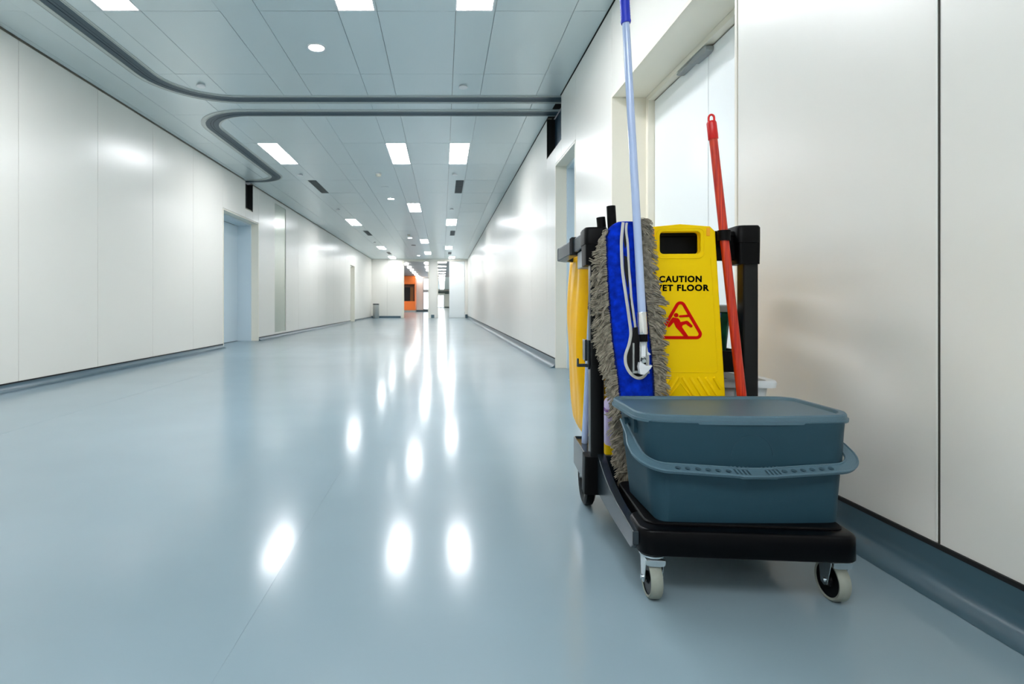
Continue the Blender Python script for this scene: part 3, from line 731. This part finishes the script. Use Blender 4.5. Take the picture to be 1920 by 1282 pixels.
# rounded triangle ring
def rtri(pts, r, n=6):
    out = []; m = len(pts); ar = 0
    for i in range(m):
        p = Vector(pts[i]); a = (Vector(pts[i-1])-p).normalized(); c = (Vector(pts[(i+1) % m])-p).normalized()
        a0 = math.atan2(-a.x*-1, 0) if False else None
        na = Vector((-a.y, a.x)); nc = Vector((c.y, -c.x))
        if na.dot(c) > 0: na = -na
        if nc.dot(a) > 0: nc = -nc
        s0 = math.atan2(na.y, na.x); s1 = math.atan2(nc.y, nc.x); dd = (s1-s0+PI) % (2*PI)-PI
        for k in range(n+1): out.append((p.x+r*math.cos(s0+dd*k/n), p.y+r*math.sin(s0+dd*k/n)))
    return out
cen = Vector((sum(p[0] for p in tri)/3, sum(p[1] for p in tri)/3))
o_, i_ = rtri(tri, .0163), rtri(tri, .0068)
n_ = len(o_); vs = []
for yv in YP: vs += [(u, yv, v) for u, v in o_] + [(u, yv, v) for u, v in i_]
fs = []
for k in range(n_):
    j = (k+1) % n_
    fs += [(k, j, n_+j, n_+k), (2*n_+k, 3*n_+k, 3*n_+j, 2*n_+j), (k, 2*n_+k, 2*n_+j, j), (n_+k, n_+j, 3*n_+j, 3*n_+k)]
pg.add(vs, fs)
pg.prism([(sp(1269, 591)[0]+.0068*math.cos(2*PI*k/20), sp(1269, 591)[1]+.0068*math.sin(2*PI*k/20)) for k in range(20)], 'y', *YP)
cap2(sp(1276.3, 593.1), sp(1292, 592.0), .0036, .0036)
body = [(1395,850),(1425,856),(1455,862),(1470,880),(1480,903),(1515,896),(1550,888),(1568,898),(1590,922),(1612,945),(1610,960),(1590,966),(1565,948),(1540,927),(1505,940),(1497,955),(1502,970),(1562,1060),(1562,1072),(1548,1080),(1525,1078),(1480,1020),(1430,965),(1415,930),(1405,908),(1362,960),(1348,966),(1337,955),(1338,942),(1372,880)]
pg.prism([sp(1030+a/5.99, 453+b_/5.99) for a, b_ in body], 'y', *YP)
pg.build('pictogram', 'inkr', fp, smooth=False)

# ------------------------------------------------------------------ dust mop
mp_ = thing('dust_mop', 'blue-backed dust mop with grey yarn fringe and pale blue handle, leaning on the cart', 'mop', (-.19, .40, .19), cart=True)
def interp(tab, z):
    for (a, b), (c, d) in zip(tab[:-1], tab[1:]):
        if c <= z <= a: return d+(b-d)*(z-c)/(a-c)
    return tab[0][1] if z > tab[0][0] else tab[-1][1]
LE = [(.975, -.202), (.972, -.215), (.966, -.228), (.957, -.239), (.945, -.247), (.925, -.255), (.85, -.253), (.735, -.247), (.60, -.236), (.50, -.221), (.43, -.214), (.25, -.190), (.12, -.174)]
RE = [(.975, -.168), (.965, -.160), (.95, -.153), (.93, -.149), (.85, -.142), (.735, -.131), (.60, -.116), (.50, -.107), (.43, -.104), (.25, -.096), (.12, -.10)]
def pad_y(z): return .405+(.0 if z > .5 else 0)
NZ, NX = 110, 22
front, back = [], []
random.seed(3)
for i in range(NZ+1):
    z = .972-(.972-.19)*i/NZ; a, b = interp(LE, z), interp(RE, z)
    for j_ in range(NX+1):
        s = j_/NX; x = a+(b-a)*s; bulge = .012*(1-(2*s-1)**4)
        wob = .004*noise.noise(Vector((x*22, z*14, 1)))+.0022*noise.noise(Vector((x*60, z*40, 5)))
        front.append((x, pad_y(z)-bulge-wob, z)); back.append((x, pad_y(z)+.004, z))
n1 = len(front); fs = []
for i in range(NZ):
    for j_ in range(NX):
        a = i*(NX+1)+j_; fs.append((a, a+1, a+NX+2, a+NX+1)); fs.append((n1+a, n1+a+NX+1, n1+a+NX+2, n1+a+1))
for i in range(NZ):
    for j_ in (0, NX):
        a = i*(NX+1)+j_; fs.append((a, a+NX+1, n1+a+NX+1, n1+a))
for i in (0, NZ):
    for j_ in range(NX):
        a = i*(NX+1)+j_; fs.append((a, a+1, n1+a+1, n1+a))
pad = MB().add(front+back, fs).build('mop_pad', 'cloth', mp_, ang=80)
def fy(x, z):
    a, b = interp(LE, z), interp(RE, z); s = (x-a)/(b-a); return pad_y(z)-.012*(1-(2*s-1)**4)-.004*noise.noise(Vector((x*22, z*14, 1)))-.0022*noise.noise(Vector((x*60, z*40, 5)))
# dark stitched border
for tab, sg_ in ((LE, 1), (RE, -1)):
    st = MB()
    for i in range(150):
        z = .945-(.945-.2)*i/149; x = interp(tab, z); yy = pad_y(z)
        st.tube([(x-sg_*.001, yy-.002, z), (x+sg_*.003, yy-.0085, z-.001), (x+sg_*.0065, fy(x+sg_*.0065, z)-.0016, z+.001)], .0011, 5)
    st.build('stitching', 'navy', pad)
def px2(px, py):  # photograph position on the mop read back as a place in the pad's plane
    k = .001575
    return (-.147+(px-1205)*k, .508-(py-700)*.00163)
def z6(u, v): return (1120+u/5.83, 400+v/5.83)
def z7(u, v): return (1120+u/5.83, 560+v/5.83)
lt = [z6(*p) for p in ((292, 100), (280, 200), (270, 330), (272, 470), (280, 600), (295, 730), (312, 850), (330, 960), (345, 1060))] + [z7(*p) for p in ((362, 250), (372, 330), (372, 410), (352, 510), (325, 590), (315, 650), (320, 720), (350, 790), (400, 845), (460, 872), (520, 852), (552, 800), (562, 720), (563, 640), (548, 560), (532, 500))]
rt = [z6(*p) for p in ((332, 105), (325, 190), (340, 330), (350, 500), (358, 620), (368, 740), (380, 900), (400, 1060), (418, 1190), (425, 1250))]
def tp(pts, name, r=.0046):
    P = []; fine = []
    for i in range(len(pts)-1):   # rounded through the points
        p0, p1, p2, p3 = pts[max(i-1, 0)], pts[i], pts[i+1], pts[min(i+2, len(pts)-1)]
        for q in range(4):
            t = q/4; fine.append(tuple(.5*((2*b)+(c-a)*t+(2*a-5*b+4*c-d)*t*t+(-a+3*b-3*c+d)*t**3) for a, b, c, d in zip(p0, p1, p2, p3)))
    fine.append(pts[-1])
    for p in fine:
        x, z = px2(*p); P.append((x, fy(x, z)-.003, z))
    b = MB(); b.tube(P, r, 8, flat=.35, up=(1, 0, 0)); return b
tb = tp(lt, 'tape'); tb2 = tp(rt, 'tape', .0036); tb.add(tb2.v, tb2.f); tb.build('binding_tape', 'tape', pad, ang=60)
# pocket opening: black patches painted for the dark inside
def opening(poly, name):
    P = [px2(*p) for p in poly]
    c = (sum(p[0] for p in P)/len(P), sum(p[1] for p in P)/len(P))
    vs = [(x, fy(x, z)-.0022, z) for x, z in P]; vs2 = [(x, fy(x, z)-.0006, z) for x, z in P]
    b = MB(); n = len(P); vs = vs+vs2; fs = [tuple(range(n)), tuple(range(2*n-1, n-1, -1))]+[(k, (k+1) % n, n+(k+1) % n, n+k) for k in range(n)]
    b.add(vs, fs); return b
op = opening([z6(*p) for p in ((308, 160), (298, 300), (310, 400), (335, 320), (318, 200))], '')
for poly in ([z6(*p) for p in ((300, 465), (305, 620), (335, 800), (348, 820), (350, 700), (338, 480))],
             [z6(*p) for p in ((352, 890), (372, 1060), (395, 1180), (408, 1170), (385, 1000), (360, 880))],
             [z7(*p) for p in ((398, 320), (385, 410), (362, 510), (335, 590), (325, 650), (330, 720), (358, 785), (404, 835), (460, 860), (515, 843), (545, 797), (556, 720), (556, 640), (545, 560), (520, 480), (470, 350), (440, 300))]):
    q = opening(poly, ''); op.add(q.v, q.f)
op.build('pocket_shade', 'void', pad, smooth=False)
# yarn fringe round the pad
yn = MB(); random.seed(11)
def strand(p, d, ln, r=.0012, droop=1.0, segs=5, jit=None):
    P = [Vector(p)]; v = Vector(d).normalized()
    jit = jit or [Vector((random.uniform(-.16, .16), random.uniform(-.14, .14), random.uniform(-.16, .16))) for _ in range(segs)]
    for k in range(segs):
        v = (v + Vector((0, 0, -.22*droop)) + jit[k] + Vector((random.uniform(-.05, .05), random.uniform(-.05, .05), random.uniform(-.05, .05)))).normalized()
        P.append(P[-1]+v*ln/segs)
    yn.tube(P, [r, r*1.15, r*1.1, r, r, r*.75][:segs+1], 4, caps=(0, 1))
def edge_fringe(tab, sg_, z0, z1, n, lens):
    i = 0
    while i < n:
        z = z0+(z1-z0)*(i+random.random())/n; x = interp(tab, z); ln = interp(lens, z)
        cl = random.randint(6, 11); cd_ = (sg_, random.uniform(-.5, .1), random.uniform(-.7, .2))
        ly = random.choice((-.006, -.002, .002, .006)); lnn = ln*random.uniform(.72, 1.15); dp = random.uniform(.3, 1.3)
        jit = [Vector((random.uniform(-.22, .22), random.uniform(-.2, .2), random.uniform(-.25, .25))) for _ in range(5)]
        for q in range(cl):
            strand((x-sg_*.001+random.uniform(-.001, .001), pad_y(z)-.003+ly+random.uniform(-.003, .003), z+random.uniform(-.006, .006)),
                   (cd_[0], cd_[1]+random.uniform(-.08, .08), cd_[2]+random.uniform(-.08, .08)), lnn*random.uniform(.93, 1.05), random.uniform(.0010, .0015), droop=dp, jit=jit)
            i += 1
LL = [(.96, .012), (.93, .022), (.90, .03), (.86, .042), (.83, .062), (.78, .062), (.735, .058), (.64, .058), (.5, .046), (.43, .034), (.35, .050), (.2, .048)]
RL = [(.975, .045), (.95, .05), (.90, .048), (.85, .052), (.735, .062), (.62, .052), (.5, .046), (.43, .046), (.3, .04), (.2, .04)]
edge_fringe(LE, -1, .945, .195, 2100, LL)
edge_fringe(RE, 1, .965, .195, 2100, RL)
# tuft standing up over the right shoulder and the bottom end
for k in range(220):
    strand((random.uniform(-.165, -.148), pad_y(.96)-random.uniform(-.004, .012), random.uniform(.935, .972)), (random.uniform(.5, 1), random.uniform(-.6, .2), random.uniform(.1, 1.1)), random.uniform(.030, .05), droop=1.6)
for k in range(320):
    x = random.uniform(-.198, -.10); strand((x, .40+random.uniform(-.006, .006), .20), (random.uniform(-.35, .25), random.uniform(-.3, .2), -1), random.uniform(.04, .07))
o = yn.build('fringe', 'yarn', pad, ang=80); o['kind'] = 'stuff'
# handle: frame joint, chrome ferrule, pole, grip
A = Vector((-.151, .352, .60)); B_ = Vector((-.1915, .425, 1.691)); dr = B_-A
def on(z): t_ = (z-A.z)/(B_.z-A.z); return A+dr*t_
MB().tube([on(.680), on(1.0), on(1.60)], [.0120, .0118, .0114], 28).build('pole', 'paleblue', mp_)
g = MB(); zz = 1.672; pr = []
pts = [on(1.590), on(1.596), on(1.604)]; rr = [.0140, .0158, .0145]
k = 0; z = 1.612
while z < 1.87:
    pts.append(on(z)); rr.append(.0143 if k % 2 else .0151); z += .004; k += 1
pts += [on(1.88), on(1.888)]; rr += [.015, .009]
g.tube(pts, rr, 28); g.build('grip', 'gripblue', mp_, ang=60)
MB().tube([on(.628), on(.632), on(.69), on(.694)], [.0132, .0138, .0138, .0132], 28).build('ferrule', 'chrome', mp_)
MB().tube([on(.606), on(.630)], [.0125, .0125], 24).build('joint_sleeve', 'black', mp_)
jx = -.150
jy = .368
j1 = MB().box(jx-.011, jx-.008, jy-.010, jy+.014, .535, .612).box(jx+.008, jx+.011, jy-.010, jy+.014, .535, .612).box(jx-.008, jx+.008, jy+.006, jy+.012, .54, .61); j1.build('swivel_bracket', 'chrome', mp_, bevel=.001, seg=1)
MB().box(jx-.007, jx+.007, jy-.012, jy+.006, .56, .606).build('swivel_tongue', 'whitep', mp_, bevel=.002)
MB().lathe((jx, jy-.012, .549), [(0, -.006), (.006, -.006), (.0072, -.003), (.0072, .012), (0, .012)], 6, 'y', caps=(0, 0)).build('pivot_bolt', 'zinc', mp_)
hk = MB().prism([(jx-.014, .53), (jx-.010, .548), (jx+.012, .532), (jx+.026, .535), (jx+.022, .527), (jx+.012, .515), (jx+.002, .506), (jx-.010, .508)], 'y', jy-.012, jy+.010)
hk.prism([(jx+.012, .577), (jx+.023, .568), (jx+.019, .565), (jx+.012, .566)], 'y', jy-.008, jy+.004); hk.build('latch', 'whitep', mp_, bevel=.0015)
MB().box(-.176, -.127, .376, .388, .508, .516).box(-.176, -.170, .382, .392, .508, .60).build('frame_wire', 'steel', mp_, bevel=.001)

# ------------------------------------------------------------------ red wooden broom handle in the clip
rp = thing('broom_handle', 'red lacquered wooden broom handle clipped to the right of the yellow sign', 'pole', (.187, .425, .187), cart=True)
a, c = Vector((.187, .425, .187)), Vector((.0835, .452, 1.262))
MB().tube([a, a+(c-a)*.5, c], [.0145, .0135, .0122], 28).build('wooden_pole', 'wood', rp)
dr2 = (c-a).normalized()
MB().tube([c-dr2*.03, c-dr2*.0285, c+dr2*.022, c+dr2*.028], [.0143, .0150, .0148, .012], 28).build('end_cap', 'red', rp)
t0 = c+dr2*.026; lp = [t0+Vector((-.0085, 0, 0))]
for k in range(9):
    a_ = PI-PI*k/8; lp.append(t0+Vector((.0085*math.cos(a_), 0, .012+.0105*math.sin(a_))))
lp.append(t0+Vector((.0085, 0, 0)))
MB().tube(lp, .0034, 10).build('hanging_loop', 'red', rp)

# ------------------------------------------------------------------ yellow waste bag at the back
bg = thing('waste_bag', 'yellow vinyl waste bag hanging under the rear handle of the cart', 'bag', (-.03, 1.0, .17), cart=True)
def bagring(z, k):
    t_ = (z-.165)/(.91-.165); out = []
    hx_ = .205+.020*math.sin(t_*PI)+.01*t_; hy_ = .13+.05*min(1, t_*1.5)*(1 if t_ < .9 else .95)
    if t_ < .08: hx_ -= .05*(1-t_/.08); hy_ -= .05*(1-t_/.08)
    base = rrect(-.045, .975, hx_, hy_, .055, z, 8)
    pts = dens2(base, 72)
    for i, (x, y, zz) in enumerate(pts):
        u = i/72*2*PI; f_ = .008*abs(math.sin(u*5+t_*1.2))*(.4+t_)+.004*abs(math.sin(u*11-t_*4))+.003*math.sin(t_*9+u*3)-.005
        dx, dy = x+.045, y-.975; l = math.hypot(dx, dy); out.append((x+dx/l*f_, y+dy/l*f_, zz+.008*math.sin(u*4)*(t_ < .06)))
    return out
def dens2(poly, n):
    P = [Vector(p) for p in poly]+[Vector(poly[0])]; L_ = [0]
    for a, b in zip(P[:-1], P[1:]): L_.append(L_[-1]+(b-a).length)
    out = []; k = 0
    for i in range(n):
        s = L_[-1]*i/n
        while L_[k+1] < s: k += 1
        out.append(tuple(P[k]+(P[k+1]-P[k])*((s-L_[k])/(L_[k+1]-L_[k]))))
    return out
b = MB(); b.loft([bagring(.165+(.91-.165)*k/30, k) for k in range(31)], (1, 0))
o = b.build('bag_body', 'bag', bg, ang=80)
sd = o.modifiers.new('thick', 'SOLIDIFY'); sd.thickness = .002

# ------------------------------------------------------------------ smaller things carried by the cart
t = thing('spare_pole', 'pale blue metal pole with black grip standing in the left rear socket', 'pole', (-.255, .742, .207), cart=True)
a, c = Vector((-.262, .745, .207)), Vector((-.252, .66, .70))
MB().tube([a, c], .0115, 20).build('tube', 'paleblue', t)
MB().tube([c, c+(c-a).normalized()*.08], .013, 20).build('grip', 'black', t)
t = thing('detergent_jug', 'lilac detergent jug with a purple cap standing inside the cart base', 'jug', (-.165, .60, .19), cart=True)
MB().loft([rrect(-.165, .60, .052, .05, .02, .19), rrect(-.165, .60, .056, .055, .022, .2), rrect(-.165, .60, .056, .055, .022, .36), rrect(-.165, .60, .045, .045, .02, .39), rrect(-.165, .60, .018, .018, .015, .41)]).build('body', 'lilac', t, ang=50)
MB().lathe((-.165, .60, .41), [(.022, 0), (.022, .03), (.0, .032)], 20, caps=(1, 0)).build('cap', 'purple', t)
MB().loft([rrect(-.165, .60, .0566, .0556, .022, .365), rrect(-.165, .60, .0566, .0556, .022, .355)]).build('band', 'purple', t)
MB().loft([rrect(-.165, .60, .0568, .0558, .022, .205), rrect(-.165, .60, .0568, .0558, .022, .245)]).build('label_band', 'yellow', t)
t = thing('storage_tub', 'translucent white plastic tub sticking out to the right behind the cart post', 'tub', (.19, .67, .20), cart=True)
MB().loft([rrect(.19, .675, .095, .07, .03, .192), rrect(.19, .675, .128, .095, .03, .44)], (1, 0)).build('body', 'milky', t, ang=50)
MB().loft([rrect(.19, .675, .128, .095, .03, .438), rrect(.19, .675, .150, .112, .035, .442), rrect(.19, .675, .152, .114, .036, .458), rrect(.19, .675, .148, .11, .034, .465), rrect(.19, .675, .125, .092, .03, .463), rrect(.19, .675, .12, .088, .03, .44)], (0, 0)).build('rim', 'milky', t, ang=60)
t = thing('folded_cloths', 'crumpled white cleaning cloths in the tub behind the red pole', 'cloth', (.14, .64, .36), cart=True)
b = MB()
random.seed(5)
for k in range(5):
    z = .37+k*.024; rings = []
    for q in range(3):
        rg = dens2(rrect(.15+random.uniform(-.01, .01), .66, .09, .06, .025, z+q*.011, 6), 40)
        rings.append([(x+random.uniform(-.003, .003), y+random.uniform(-.003, .003), zz+.004*math.sin(x*60+k)) for x, y, zz in rg])
    b.loft(rings)
b.build('cloth_stack', 'whitep', t, ang=60)
t = thing('supply_box', 'dark green plastic box with a grey lid on the middle shelf beside the sign', 'box', (.13, .66, .52), cart=True)
MB().loft([rrect(.125, .66, .055, .07, .012, .5205), rrect(.125, .66, .068, .08, .012, .695)]).build('body', 'greenp', t, ang=50)
MB().loft([rrect(.125, .66, .075, .088, .012, .692), rrect(.125, .66, .077, .09, .012, .696), rrect(.125, .66, .077, .09, .012, .712), rrect(.125, .66, .072, .085, .012, .716)]).build('lid', 'greyp', t, ang=50)
MB().tube([(.13+.02*math.cos(PI+PI*k/8), .576, .69+.035*math.sin(PI+PI*k/8)) for k in range(9)], .008, 10).build('carrying_strap', 'bluep', t)
for i, (x, y, z1, tl, lab) in enumerate(((-.203, .545, 1.045, .03, 'taller'), (-.234, .56, 1.010, -.12, 'shorter'))):
    t = thing('tool_grip', 'black tool grip sticking up over the left top corner, %s of the two' % lab, 'tool handle', (x, y, .968), cart=True)
    b = MB(); P0 = Vector((x, y, .9675)); P1 = Vector((x-(z1-.9675)*math.tan(.10 if i else .06), y, z1))
    b.tube([P0, P1], .0148, 20); b.build('grip', 'black', t, bevel=.001, seg=1)
